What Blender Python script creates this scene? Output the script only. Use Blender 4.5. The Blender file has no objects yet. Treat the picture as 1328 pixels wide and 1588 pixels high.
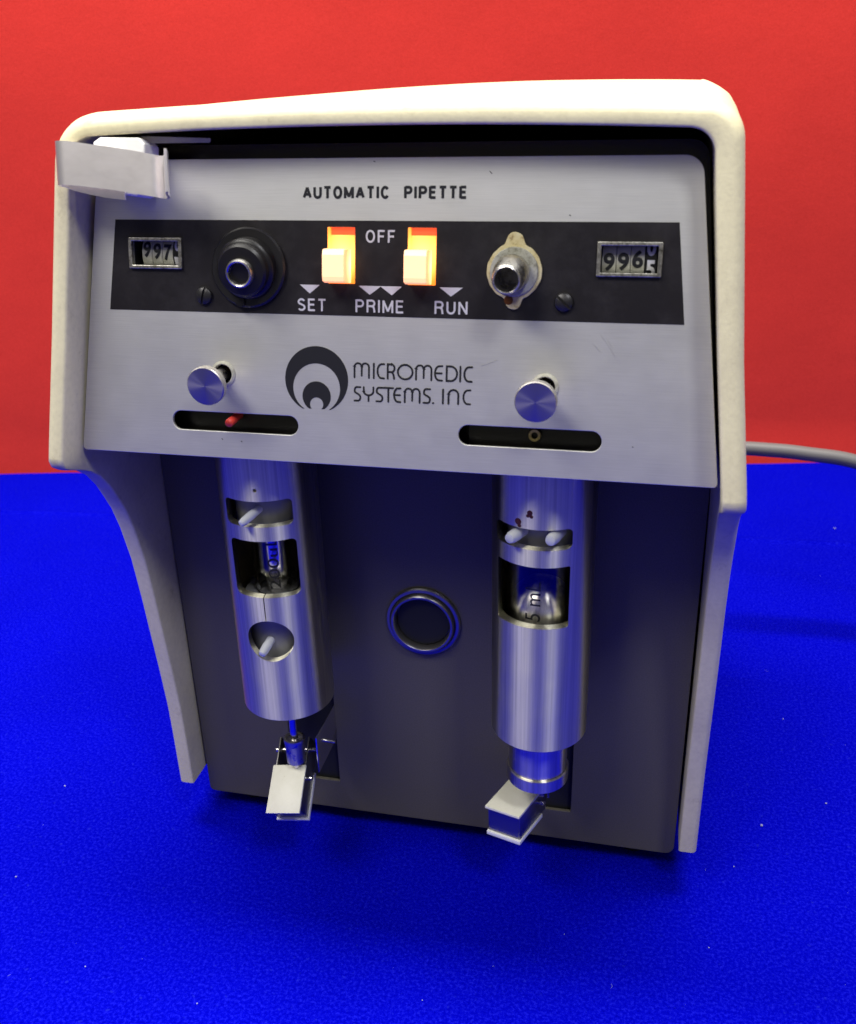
import bpy, bmesh, math, random
from math import sin, cos, pi, radians, sqrt
from mathutils import Matrix, Vector, noise
random.seed(4)
SC = bpy.context.scene
COL = SC.collection

# ------------------------------------------------------------------ camera
cam = bpy.data.cameras.new('camera')
cam.sensor_fit = 'AUTO'; cam.sensor_width = 36; cam.lens = 33.82
cam.shift_x = -0.00086; cam.shift_y = -0.00056
cam.clip_start = 0.01; cam.clip_end = 50
cam.dof.use_dof = True; cam.dof.focus_distance = 0.44; cam.dof.aperture_fstop = 17
co = bpy.data.objects.new('camera', cam); COL.objects.link(co)
co.location = (0.10243, -0.40729, 0.39376)
co.rotation_euler = (1.1434652, 0.0256581, 0.2235946)
SC.camera = co

# ------------------------------------------------------------------ room light
world = bpy.data.worlds.new('World'); SC.world = world; world.use_nodes = True
bg = world.node_tree.nodes['Background']
bg.inputs[0].default_value = (1.0, 0.97, 0.89, 1); bg.inputs[1].default_value = 0.125
SC.view_settings.view_transform = 'Standard'; SC.view_settings.look = 'None'
SC.view_settings.exposure = 0; SC.view_settings.gamma = 1
SC.cycles.max_bounces = 8; SC.cycles.use_denoising = True

def area(name, loc, target, sx, sy, power, col):
    l = bpy.data.lights.new(name, 'AREA'); l.shape = 'RECTANGLE'; l.size = sx; l.size_y = sy
    l.energy = power; l.color = col
    o = bpy.data.objects.new(name, l); COL.objects.link(o); o.location = loc
    d = Vector(target) - Vector(loc); o.rotation_euler = d.to_track_quat('-Z', 'Y').to_euler()
    return o
area('ceiling_and_fill_lamp', (-0.10, 0.10, 1.9), (-0.10, 0.05, 0.0), 1.7, 0.32, 72, (1.0, 0.975, 0.90))
area('ceiling_and_fill_lamp', (-0.62, -0.72, 1.45), (0.0, 0.0, 0.25), 0.9, 0.35, 15, (1.0, 0.975, 0.91))
area('ceiling_and_fill_lamp', (0.60, -0.75, 1.5), (0.0, 0.0, 0.2), 0.22, 0.3, 8, (0.96, 0.97, 1.0))  # added fill lamp, for reflections on the right side of the metal sleeves

# ------------------------------------------------------------------ materials
def mat(name, col=(.5, .5, .5), rough=.5, metal=0, spec=.5, emit=None, es=0, trans=0, ior=1.45, aniso=0, coat=0, alpha=1):
    m = bpy.data.materials.new(name); m.use_nodes = True
    b = m.node_tree.nodes['Principled BSDF']
    b.inputs['Base Color'].default_value = (*col, 1)
    b.inputs['Roughness'].default_value = rough
    b.inputs['Metallic'].default_value = metal
    b.inputs['Specular IOR Level'].default_value = spec
    b.inputs['Transmission Weight'].default_value = trans
    b.inputs['IOR'].default_value = ior
    b.inputs['Anisotropic'].default_value = aniso
    b.inputs['Coat Weight'].default_value = coat
    b.inputs['Alpha'].default_value = alpha
    if emit: b.inputs['Emission Color'].default_value = (*emit, 1); b.inputs['Emission Strength'].default_value = es
    return m
class NT:
    def __init__(s, m): s.m = m; s.t = m.node_tree; s.b = s.t.nodes['Principled BSDF']
    def n(s, typ, **kw):
        x = s.t.nodes.new(typ)
        for k, v in kw.items():
            if k in x.inputs: x.inputs[k].default_value = v
            else: setattr(x, k, v)
        return x
    def l(s, a, b): s.t.links.new(a, b)
    def coord(s, scale=(1, 1, 1), out='Object'):
        c = s.n('ShaderNodeTexCoord'); mp = s.n('ShaderNodeMapping'); mp.inputs['Scale'].default_value = scale
        s.l(c.outputs[out], mp.inputs['Vector']); return mp.outputs[0]
    def noise(s, scale, detail=4, rough=.55, vec=None, vscale=(1, 1, 1)):
        x = s.n('ShaderNodeTexNoise'); x.inputs['Scale'].default_value = scale
        x.inputs['Detail'].default_value = detail; x.inputs['Roughness'].default_value = rough
        s.l(vec or s.coord(vscale), x.inputs['Vector']); return x.outputs['Fac']
    def ramp(s, fac, stops):
        x = s.n('ShaderNodeValToRGB'); e = x.color_ramp.elements
        while len(e) < len(stops): e.new(.5)
        for i, (p, c) in enumerate(stops):
            e[i].position = p; e[i].color = (*c, 1) if len(c) == 3 else c
        s.l(fac, x.inputs[0]); return x.outputs[0]
    def mix(s, fac, a, b, mode='MIX'):
        x = s.n('ShaderNodeMix', data_type='RGBA', blend_type=mode)
        for v, i in ((fac, 0), (a, 6), (b, 7)):
            if isinstance(v, (int, float)): x.inputs[i].default_value = v
            elif isinstance(v, tuple): x.inputs[i].default_value = (*v, 1)
            else: s.l(v, x.inputs[i])
        return x.outputs[2]
    def bump(s, h, strength, dist=.001, chain=None):
        x = s.n('ShaderNodeBump'); x.inputs['Strength'].default_value = strength; x.inputs['Distance'].default_value = dist
        s.l(h, x.inputs['Height'])
        if chain: s.l(chain, x.inputs['Normal'])
        s.l(x.outputs[0], s.b.inputs['Normal']); return x.outputs[0]
    def set(s, k, v): s.l(v, s.b.inputs[k])
M = {}
TUBEROT = 0.25
# cream moulded cover: grime streaks, slight orange peel
m = mat('cream_painted_cover', (.70, .64, .44), .42); t = NT(m); M['cream'] = m
g = t.ramp(t.noise(38, 6, .6), [(.36, (.60, .54, .36)), (.56, (.76, .70, .45))])
g2 = t.ramp(t.noise(420, 3, .6), [(.3, (.92, .92, .92)), (.6, (1, 1, 1))])
sm = t.ramp(t.noise(95, 8, .75), [(.59, (1, 1, 1)), (.70, (.60, .56, .50))])
t.set('Base Color', t.mix(1, t.mix(.4, (.755, .695, .45), g), t.mix(.5, g2, sm, 'MULTIPLY'), 'MULTIPLY'))
t.bump(t.noise(900, 2), .12, .0004)
# brushed aluminium faceplate
m = mat('brushed_aluminium', (.50, .505, .53), .42, 1); t = NT(m); M['alu'] = m
br = t.noise(1, 5, .6, vscale=(60, 3200, 60))
cl = t.noise(26, 5, .6)
t.set('Base Color', t.mix(1, t.ramp(br, [(.3, (.71, .705, .665)), (.7, (.79, .785, .74))]), t.ramp(cl, [(.3, (.955, .955, .945)), (.65, (1, 1, 1))]), 'MULTIPLY'))
t.set('Roughness', t.ramp(t.noise(60, 6, .65), [(.3, (.53, .53, .53)), (.7, (.58, .58, .58))]))
t.bump(br, .05, .0003)
# turned / polished aluminium tube, brushed along the axis
m = mat('turned_aluminium', (.62, .62, .66), .40, 1, aniso=.95); t = NT(m); M['tube'] = m
tg = t.n('ShaderNodeTangent', direction_type='RADIAL', axis='Z'); t.l(tg.outputs[0], t.b.inputs['Tangent']); t.b.inputs['Anisotropic Rotation'].default_value = TUBEROT
br = t.noise(1, 5, .7, vscale=(900, 900, 9))
t.set('Base Color', t.ramp(br, [(.3, (.58, .56, .45)), (.7, (.90, .87, .70))]))
t.set('Roughness', t.ramp(t.noise(50, 5, .6), [(.3, (.40, .40, .40)), (.7, (.44, .44, .44))]))
t.bump(br, .03, .0002)
m = mat('turned_steel', (.74, .71, .64), .30, 1, aniso=.9); t = NT(m); M['rod'] = m
tg = t.n('ShaderNodeTangent', direction_type='RADIAL', axis='Z'); t.l(tg.outputs[0], t.b.inputs['Tangent']); t.b.inputs['Anisotropic Rotation'].default_value = TUBEROT
t.set('Base Color', t.ramp(t.noise(1, 4, .7, vscale=(420, 420, 6)), [(.35, (.50, .48, .42)), (.65, (.86, .82, .72))]))
M['steel'] = mat('polished_steel', (.74, .72, .70), .2, 1)
m = mat('dull_nickel', (.55, .53, .50), .3, 1); t = NT(m); M['nickel'] = m
t.set('Roughness', t.ramp(t.noise(220, 5), [(.3, (.18, .18, .18)), (.7, (.42, .42, .42))]))
m = mat('clip_steel', (.95, .90, .88), .44, 1); t = NT(m); M['clip'] = m
t.set('Roughness', t.ramp(t.noise(120, 6, .7), [(.3, (.42, .42, .42)), (.7, (.45, .45, .45))]))
t.bump(t.noise(160, 3), .08, .0006)
m = mat('spun_steel', (.50, .47, .45), .34, 1, aniso=.85); t = NT(m); M['spun'] = m
tg = t.n('ShaderNodeTangent', direction_type='RADIAL', axis='Z'); t.l(tg.outputs[0], t.b.inputs['Tangent'])
# grey painted lower panel
m = mat('dark_grey_panel_paint', (.045, .045, .055), .42, spec=.4); t = NT(m); M['grey'] = m
t.set('Base Color', t.ramp(t.noise(1500, 3, .7), [(.3, (.092, .084, .066)), (.7, (.132, .120, .094))]))
t.set('Roughness', t.ramp(t.noise(14, 6, .6), [(.3, (.36, .36, .36)), (.7, (.52, .52, .52))]))
t.bump(t.noise(1800, 2), .25, .0003)
# black print band
m = mat('black_band_print', (.012, .010, .012), .42, spec=.45); t = NT(m); M['band'] = m
t.set('Base Color', t.ramp(t.noise(55, 8, .75), [(.45, (.012, .010, .012)), (.75, (.030, .027, .029))]))
M['black'] = mat('black_plastic', (.010, .009, .010), .36)
M['ink'] = mat('black_ink', (.012, .012, .015), .5)
M['white_ink'] = mat('white_ink', (.62, .61, .63), .5)
m = mat('dark_gap_shade', (.006, .002, .0025), .22, spec=.5); M['gap_shade'] = m  # shade of the open gap and its reddish reflection put into the colour
m = mat('yellowed_gasket', (.62, .54, .27), .5); t = NT(m); M['gasket'] = m
t.set('Base Color', t.ramp(t.noise(230, 6, .7), [(.30, (.16, .07, .02)), (.42, (.60, .50, .24)), (.7, (.72, .66, .42))]))
m = mat('grey_washer', (.45, .44, .36), .45); t = NT(m); M['washer'] = m
t.set('Base Color', t.ramp(t.noise(260, 6, .7), [(.32, (.12, .11, .07)), (.5, (.42, .41, .33)), (.7, (.52, .51, .44))]))
M['bracket'] = mat('dull_bracket_steel', (.30, .29, .28), .36, 1)
M['brass'] = mat('old_brass', (.45, .36, .16), .35, 1)
M['red_peg'] = mat('red_plastic_peg', (.72, .06, .04), .3)
m = mat('milky_plastic', (.80, .82, .88), .25, trans=.35); M['nip'] = m
M['inner'] = mat('grey_valve_body', (.20, .20, .20), .5)
m = mat('ivory_pad', (.78, .76, .62), .4); t = NT(m); M['pad'] = m
t.set('Base Color', t.ramp(t.noise(300, 6, .7), [(.25, (.5, .42, .26)), (.36, (.80, .78, .65)), (.7, (.84, .82, .70))]))
M['white_pad'] = mat('white_plastic_pad', (.80, .80, .80), .4)
M['glass'] = mat('clear_glass', (1, 1, 1), .02, trans=1, ior=1.47)
M['lining'] = mat('dull_brown_lining', (.07, .055, .035), .45)
M['darkin'] = mat('dark_interior', (.016, .014, .010), .3, spec=.6)
m = mat('grimy_counter_frame', (.42, .41, .38), .4, 1); t = NT(m); M['cframe'] = m
t.set('Base Color', t.ramp(t.noise(500, 6, .75), [(.35, (.14, .13, .10)), (.6, (.62, .60, .54))]))
m = mat('ivory_number_wheel', (.42, .41, .33), .5); t = NT(m); M['wheel'] = m
t.set('Base Color', t.ramp(t.noise(220, 5, .6), [(.3, (.32, .31, .24)), (.7, (.50, .49, .41))]))
M['cord'] = mat('grey_cord_rubber', (.13, .125, .125), .5)
M['rubber'] = mat('black_rubber', (.012, .012, .012), .7)
M['foam'] = mat('white_foam', (.86, .86, .84), .8)
M['strip'] = mat('grey_plastic_strip', (.34, .32, .33), .35)
# lit switch plastic: brightest round the little lamp inside
def lit(name, base, c0, c1, s0, s1, centre, rad):
    m = mat(name, base, .35); t = NT(m)
    mp = t.n('ShaderNodeMapping'); c = t.n('ShaderNodeTexCoord'); t.l(c.outputs['Object'], mp.inputs[0])
    mp.inputs['Location'].default_value = [-v / rad for v in centre]; mp.inputs['Scale'].default_value = (1 / rad,) * 3
    gr = t.n('ShaderNodeTexGradient', gradient_type='SPHERICAL'); t.l(mp.outputs[0], gr.inputs[0])
    t.set('Emission Color', t.ramp(gr.outputs['Fac'], [(0, c1), (.75, c0)]))
    mr = t.n('ShaderNodeMapRange'); t.l(gr.outputs['Fac'], mr.inputs[0]); mr.inputs[3].default_value = s1; mr.inputs[4].default_value = s0
    t.set('Emission Strength', mr.outputs[0]); return m
M['lit_well'] = lit('lit_amber_plastic', (.8, .35, .05), (1, .68, .16), (1, .22, .015), 2.6, 1.2, (0, .0008, .002), .011)
M['lit_rocker'] = lit('lit_rocker_plastic', (.85, .75, .5), (1, .78, .38), (1, .38, .10), 3.0, 1.2, (-.0022, -.004, .0075), .0095)
M['lit_red'] = mat('lit_red_plastic', (.7, .08, .03), .35, emit=(1, .10, .03), es=1.0)
# blue felt
m = mat('blue_felt', (.0, .0, .30), 1, spec=.0); t = NT(m); M['felt'] = m
a = t.ramp(t.noise(620, 6, .75), [(.22, (.0, .0, .26)), (.5, (.001, .0015, .44)), (.78, (.014, .018, .70))])
b_ = t.ramp(t.noise(9, 5, .6), [(.3, (.88, .88, .88)), (.7, (1.0, 1.0, 1.0))])
vv = t.ramp(t.noise(330, 2, .5), [(.66, (0, 0, 0)), (.78, (.35, .35, .35))])
t.set('Base Color', t.mix(vv, t.mix(1, a, b_, 'MULTIPLY'), (.02, .03, .48)))
bb = t.bump(t.noise(1400, 3, .7), .8, .0006); t.bump(t.noise(60, 4), .25, .002, bb)
# red cloth
m = mat('red_cloth', (.72, .030, .035), .85, spec=.12); t = NT(m); M['red'] = m
a = t.ramp(t.noise(700, 4, .7), [(.3, (.50, .026, .018)), (.7, (.62, .038, .030))])
b_ = t.ramp(t.noise(7, 4, .6), [(.3, (.90, .90, .90)), (.7, (1, 1, 1))])
t.set('Base Color', t.mix(1, a, b_, 'MULTIPLY'))
bb = t.bump(t.noise(900, 3, .7), .5, .0006); t.bump(t.noise(1, 5, .6, vscale=(5, 5, 7)), .12, .012, bb)

# ------------------------------------------------------------------ mesh helpers (millimetres in, metres out)
WM = {}
TUBEROT = 0.25
def setprops(o, label=None, cat=None, group=None, kind=None):
    for k, v in (('label', label), ('category', cat), ('group', group), ('kind', kind)):
        if v: o[k] = v
    return o
def smooth(me, ang=35):
    if me.name.startswith('flatplate'): ang = min(ang, 12)
    me.polygons.foreach_set('use_smooth', [True] * len(me.polygons)); me.set_sharp_from_angle(angle=radians(ang)); me.update()
def link(name, me, mt, parent=None, W=Matrix(), ang=35, label=None):
    if mt: me.materials.clear(); me.materials.append(M[mt] if isinstance(mt, str) else mt)
    if ang: smooth(me, ang)
    o = bpy.data.objects.new(name, me); COL.objects.link(o)
    WM[o.name] = W
    if parent is not None:
        o.parent = parent; o.matrix_basis = WM[parent.name].inverted() @ W
    else: o.matrix_basis = W
    if label: o['label'] = label
    return o
def frm(o, x, y):       # frame from origin (mm), x axis, y axis
    x = Vector(x).normalized(); z = x.cross(Vector(y)).normalized(); y = z.cross(x)
    m = Matrix((x, y, z)).transposed().to_4x4(); m.translation = Vector(o) / 1000; return m
def T(x=0, y=0, z=0): return Matrix.Translation(Vector((x, y, z)) / 1000)
AL = .2
P0 = (0, -65.6, 251.52)
PAN = frm(P0, (1, 0, 0), (0, sin(AL), cos(AL)))      # faceplate frame: x right, y up the plate, z outward
FRONT = frm((0, 0, 0), (1, 0, 0), (0, 0, 1))         # lower panel frame: x right, y up, z towards the viewer
def bm_mesh(bm, name='m', s=.001):
    if s != 1: bmesh.ops.scale(bm, vec=(s, s, s), verts=bm.verts)
    bmesh.ops.recalc_face_normals(bm, faces=bm.faces)
    me = bpy.data.meshes.new(name); bm.to_mesh(me); bm.free(); return me
def joinm(meshes):
    bm = bmesh.new()
    for me, W in meshes:
        n = len(bm.verts); bm.from_mesh(me); bm.verts.ensure_lookup_table()
        bmesh.ops.transform(bm, matrix=W, verts=bm.verts[n:])
    me = bpy.data.meshes.new('m'); bm.to_mesh(me); bm.free(); return me
def circ(cx, cy, r, n=48, a0=0, a1=2 * pi): return [(cx + r * cos(a0 + (a1 - a0) * i / n), cy + r * sin(a0 + (a1 - a0) * i / n)) for i in range(n)]
def rrect(x0, y0, x1, y1, r=1, n=6):
    pts = []
    for cx, cy, a in ((x1 - r, y1 - r, 0), (x0 + r, y1 - r, pi / 2), (x0 + r, y0 + r, pi), (x1 - r, y0 + r, 1.5 * pi)):
        for i in range(n + 1): pts.append((cx + r * cos(a + pi / 2 * i / n), cy + r * sin(a + pi / 2 * i / n)))
    return pts
def rpoly(pts, r, n=6):   # rounded polygon
    out = []; k = len(pts)
    for i in range(k):
        p = Vector(pts[i]); a = (Vector(pts[i - 1]) - p).normalized(); b = (Vector(pts[(i + 1) % k]) - p).normalized()
        rr = r[i] if isinstance(r, (list, tuple)) else r
        h = a.angle(b) / 2; d = rr / math.tan(h); A = p + a * d; B = p + b * d; c = p + (a + b).normalized() * rr / sin(h)
        a0 = math.atan2(*(A - c).yx); a1 = math.atan2(*(B - c).yx)
        while a1 - a0 > pi: a1 -= 2 * pi
        while a1 - a0 < -pi: a1 += 2 * pi
        for j in range(n + 1): t_ = a0 + (a1 - a0) * j / n; out.append((c.x + rr * cos(t_), c.y + rr * sin(t_)))
    return out
def plate(outlines, th, z0=0, bev=0):      # flat plate with holes, from z0 to z0+th
    cu = bpy.data.curves.new('c', 'CURVE'); cu.dimensions = '2D'; cu.fill_mode = 'BOTH'
    for ol in outlines:
        sp = cu.splines.new('POLY'); sp.points.add(len(ol) - 1); sp.use_cyclic_u = True
        for i, (x, y) in enumerate(ol): sp.points[i].co = (x / 1000, y / 1000, 0, 1)
    cu.extrude = th / 2000 - bev / 1000; cu.bevel_depth = bev / 1000; cu.bevel_resolution = 1
    if bev: cu.offset = -bev / 1000
    ob = bpy.data.objects.new('c', cu); me = bpy.data.meshes.new_from_object(ob); bpy.data.objects.remove(ob)
    me.transform(T(0, 0, z0 + th / 2))
    bm = bmesh.new(); bm.from_mesh(me); bmesh.ops.remove_doubles(bm, verts=bm.verts, dist=1e-7); bm.to_mesh(me); bm.free()
    me.name = 'flatplate'; return me
def text(s, x0, x1, y0, y1, bold=.0, th=.06, space=1):
    cu = bpy.data.curves.new('t', 'FONT'); cu.body = s; cu.size = 1; cu.offset = bold; cu.space_character = space
    cu.fill_mode = 'FRONT'
    ob = bpy.data.objects.new('t', cu); me = bpy.data.meshes.new_from_object(ob); bpy.data.objects.remove(ob)
    xs = [v.co.x for v in me.vertices]; ys = [v.co.y for v in me.vertices]
    ax, bx, ay, by = min(xs), max(xs), min(ys), max(ys)
    for v in me.vertices:
        v.co = ((x0 + (v.co.x - ax) / (bx - ax) * (x1 - x0)) / 1000, (y0 + (v.co.y - ay) / (by - ay) * (y1 - y0)) / 1000, th / 1000)
    return me
def lathe(prof, n=48, a0=0, a1=2 * pi):
    bm = bmesh.new(); rings = []; full = abs(a1 - a0 - 2 * pi) < 1e-6
    for r, z in prof:
        if r < 1e-6: rings.append([bm.verts.new((0, 0, z))])
        else: rings.append([bm.verts.new((r * cos(a0 + (a1 - a0) * i / n), r * sin(a0 + (a1 - a0) * i / n), z)) for i in range(n if full else n + 1)])
    for A, B in zip(rings, rings[1:]):
        m_ = max(len(A), len(B)); k = m_ if full else m_ - 1
        for i in range(k):
            j = (i + 1) % m_
            f = [A[i % len(A)], A[j % len(A)], B[j % len(B)], B[i % len(B)]]
            u = []
            for v in f:
                if v not in u: u.append(v)
            if len(u) > 2: bm.faces.new(u)
    return bm_mesh(bm)
def box(x0, x1, y0, y1, z0, z1, bev=0, seg=2):
    bm = bmesh.new(); bmesh.ops.create_cube(bm, size=1)
    for v in bm.verts: v.co = ((x0 + x1) / 2 + v.co.x * (x1 - x0), (y0 + y1) / 2 + v.co.y * (y1 - y0), (z0 + z1) / 2 + v.co.z * (z1 - z0))
    if bev: bmesh.ops.bevel(bm, geom=bm.edges, offset=bev, segments=seg, affect='EDGES', profile=.5)
    return bm_mesh(bm)
def tube(pts, r, n=16, caps=True):     # sweep along polyline, r scalar or list
    bm = bmesh.new(); pts = [Vector(p) for p in pts]; rings = []; up = Vector((0.13, .2, 1)).normalized()
    for i, p in enumerate(pts):
        d = (pts[min(i + 1, len(pts) - 1)] - pts[max(i - 1, 0)]).normalized()
        a = d.cross(up).normalized(); b = d.cross(a)
        rr = r[i] if isinstance(r, (list, tuple)) else r
        rings.append([bm.verts.new(p + (a * cos(2 * pi * k / n) + b * sin(2 * pi * k / n)) * rr) for k in range(n)])
    for A, B in zip(rings, rings[1:]):
        for k in range(n): bm.faces.new((A[k], A[(k + 1) % n], B[(k + 1) % n], B[k]))
    if caps: bm.faces.new(rings[0]); bm.faces.new(rings[-1])
    return bm_mesh(bm)
def ribbon(strokes, w, cap=True, dz=.012):   # flat printed strokes with round ends, joined in one mesh
    bm = bmesh.new()
    for si, st in enumerate(strokes):
        z = .05 + dz * (si % 7); ps = [Vector(p) for p in st]; L = []; R_ = []
        for i, p in enumerate(ps):
            if i == 0: n_ = (ps[1] - p).normalized(); k = 1
            elif i == len(ps) - 1: n_ = (p - ps[i - 1]).normalized(); k = 1
            else:
                a = (p - ps[i - 1]).normalized(); b = (ps[i + 1] - p).normalized(); n_ = (a + b).normalized(); k = 1 / max(.5, n_.dot(a))
            q = Vector((-n_.y, n_.x)) * w / 2 * k; L.append(p + q); R_.append(p - q)
        loop = list(R_)
        d = (ps[-1] - ps[-2]).normalized(); a0 = math.atan2(d.y, d.x)
        if cap: loop += [ps[-1] + Vector((cos(a0 - pi / 2 + pi * j / 6), sin(a0 - pi / 2 + pi * j / 6))) * w / 2 for j in range(1, 6)]
        tail = []
        d = (ps[0] - ps[1]).normalized(); a0 = math.atan2(d.y, d.x)
        if cap: tail = [ps[0] + Vector((cos(a0 - pi / 2 + pi * j / 6), sin(a0 - pi / 2 + pi * j / 6))) * w / 2 for j in range(1, 6)]
        vl = [bm.verts.new((p.x, p.y, z)) for p in L]; vr = [bm.verts.new((p.x, p.y, z)) for p in R_]
        for i in range(len(ps) - 1): bm.faces.new((vr[i], vr[i + 1], vl[i + 1], vl[i]))
        if cap:
            e = [bm.verts.new((*p, z)) for p in loop[len(R_):]]; bm.faces.new([vr[-1]] + e + [vl[-1]])
            e = [bm.verts.new((*p, z)) for p in tail]; bm.faces.new([vl[0]] + e + [vr[0]])
    me = bm_mesh(bm); return me
def boolean(me, cutters):
    o = bpy.data.objects.new('tmp', me); COL.objects.link(o); cs = []
    for c in cutters:
        k = bpy.data.objects.new('cut', c); COL.objects.link(k); cs.append(k)
        md = o.modifiers.new('b', 'BOOLEAN'); md.operation = 'DIFFERENCE'; md.object = k; md.solver = 'EXACT'
    dg = bpy.context.evaluated_depsgraph_get(); dg.update()
    r = bpy.data.meshes.new_from_object(o.evaluated_get(dg))
    for k in cs + [o]: bpy.data.objects.remove(k)
    return r
def interp(tab, z):
    if z <= tab[0][0]: return tab[0][1]
    for (a, b), (c, d) in zip(tab, tab[1:]):
        if z <= c: return b + (d - b) * (z - a) / (c - a)
    return tab[-1][1]

# ------------------------------------------------------------------ setting
def edge_y(x): return 572 + .2005 * x        # line where the blue sheet meets the red one (mm)
def cloth():
    bm = bmesh.new(); xs = [-1600 + 3200 * i / 80 for i in range(81)]
    ts = [0, .2, .4, .55, .65, .68, .70, .72, .74, .76, .78, .80, .84, .9, .95, .985, 1]
    rows = []
    for t_ in ts:
        row = []
        for x in xs:
            y = -900 + (edge_y(x) + 900) * t_
            z = 0
            yy = y - (412 + .06 * x)
            z += 2.2 * math.exp(-(yy / 7) ** 2)
            row.append(bm.verts.new((x, y, z)))
        rows.append(row)
    # extra fine rows round the old crease
    for A, B in zip(rows, rows[1:]):
        for i in range(80): bm.faces.new((A[i], A[i + 1], B[i + 1], B[i]))
    return bm_mesh(bm)
def cloth2():
    bm = bmesh.new(); xs = [-1600 + 3200 * i / 80 for i in range(81)]
    offs = [-9, -6, -4, -2, 0, 2, 4, 6, 9]
    rows = [[bm.verts.new((x, -900, 0)) for x in xs], [bm.verts.new((x, 100, 0)) for x in xs]]
    for d in offs: rows.append([bm.verts.new((x, 405 + .08 * x + d + 1.5 * sin(x * .013), 1.6 * math.exp(-(d / 3.4) ** 2))) for x in xs])
    rows.append([bm.verts.new((x, edge_y(x) - 4 + 1.5 * sin(x * .021), 0)) for x in xs])
    rows.append([bm.verts.new((x, edge_y(x) + 1 + 1.5 * sin(x * .021), -.8)) for x in xs])
    for A, B in zip(rows, rows[1:]):
        for i in range(80): bm.faces.new((A[i], A[i + 1], B[i + 1], B[i]))
    return bm_mesh(bm)
o = link('table_surface', cloth2(), 'felt', ang=60)
setprops(o, 'bright blue felt sheet covering the table under the pipetting machine', None, None, 'structure')
def backdrop():
    bm = bmesh.new(); nx, nz = 150, 60; rows = []
    for j in range(nz + 1):
        z = -2 + 1250 * (j / nz) ** 1.3; row = []
        for i in range(nx + 1):
            x = -1600 + 3200 * i / nx
            d = 5 * noise.noise(Vector((x / 420, z / 260, 3))) + 1.0 * noise.noise(Vector((x / 130 + z / 300, z / 110, 8)))
            y = edge_y(x) + 3 + (d + 4) * min(1, z / 40 if z > 0 else 0) + .04 * z
            row.append(bm.verts.new((x, y, z)))
        rows.append(row)
    for A, B in zip(rows, rows[1:]):
        for i in range(nx): bm.faces.new((A[i], A[i + 1], B[i + 1], B[i]))
    return bm_mesh(bm)
o = link('backdrop', backdrop(), 'red', ang=80)
setprops(o, 'red cloth hanging behind the blue table', None, None, 'structure')
# lint on the felt
bm = bmesh.new()
spots = [(-215, -74, .8), (-230, -2, .7), (-146, -119, .5), (221, 71, .8), (183, 45, 1.1), (281, 459, 1), (20, -104, .4), (81, -53, .4), (-83, -127, .5), (151, -47, .45), (205, 150, .6), (166, 10, .5)]
for i in range(60): spots.append((random.uniform(-260, 330), random.uniform(-170, 420), random.uniform(.08, .22)))
for x, y, r in spots:
    r *= .72
    if -145 < x < 145 and -30 < y < 200: continue
    bmesh.ops.create_icosphere(bm, subdivisions=1, radius=r, matrix=Matrix.Translation((x, y, r * .5 + .2)) @ Matrix.Rotation(random.random() * 3, 4, 'Z') @ Matrix.Diagonal((random.uniform(.7, 1.8), 1, .6, 1)))
M['lint'] = mat('lint', (.28, .30, .50), .9)
o = link('lint', bm_mesh(bm), 'lint', ang=None)
setprops(o, 'scattered pale lint specks on the blue felt', 'lint', None, 'stuff')
# a few fine fibres
bm = bmesh.new()
for i in range(14):
    x, y = random.uniform(-250, 320), random.uniform(-165, 380); a = random.uniform(0, 6.28); ln = random.uniform(1.0, 2.6)
    if -145 < x < 145 and -30 < y < 200: continue
    bend = random.uniform(-1.2, 1.2); P_ = []
    for k in range(6):
        u = k / 5; P_.append((x + ln * u * cos(a + bend * u), y + ln * u * sin(a + bend * u), .25 + .35 * sin(pi * u)))
    me_ = tube(P_, .035, 5); me_.transform(Matrix.Scale(1000, 4)); bm.from_mesh(me_)
o = link('fibre', bm_mesh(bm), 'lint', ang=None)
setprops(o, 'short loose fibres lying on the blue felt', 'fibres', None, 'stuff')

# ------------------------------------------------------------------ the machine
root = bpy.data.objects.new('automatic_pipette', None); COL.objects.link(root)
root.location = (0, .09, 0); WM[root.name] = Matrix.Translation((0, .09, 0)); root.empty_display_size = .05
setprops(root, 'cream bench-top automatic pipette machine with brushed metal faceplate and two steel syringes', 'lab machine')

# cover -------------------------------------------------------------
YF = [(28, -14.0), (60, -14.5), (80, -15.2), (105, -17.6), (125, -19.9), (154, -23.2), (178, -27), (198, -32.4), (210, -37), (218, -41.6), (226, -46.6), (234, -53.5), (239, -60.5), (243, -69), (245.5, -75.5), (247.6, -78.8), (250.5, -80.1), (254.3, -79.3)]
def yf(z): return interp(YF, z) if z < 254.3 else -79.3 + (z - 254.3) * math.tan(AL)
XI = [(28, 134.6), (150, 134.2), (215, 133.2), (245, 132), (256, 131), (300, 126), (362, 119.6), (386, 117.2)]
def xin(z): return interp(XI, z)
st = []   # stations: (inner x,z), (outer x,z)
zs = [28, 28.8, 30, 40, 52, 65, 80, 92, 105, 115, 125, 140, 154, 166, 178, 188, 198, 204, 210, 214, 218, 222, 226, 230, 234, 237, 239, 241, 243, 244.5, 245.5, 246.6, 247.6, 249, 250.5, 252.3, 254.3, 258, 266, 280, 300, 320, 340, 356]
TH = 8.8
for z in zs: st.append(((xin(z), z), (xin(z) + TH, z)))
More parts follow.
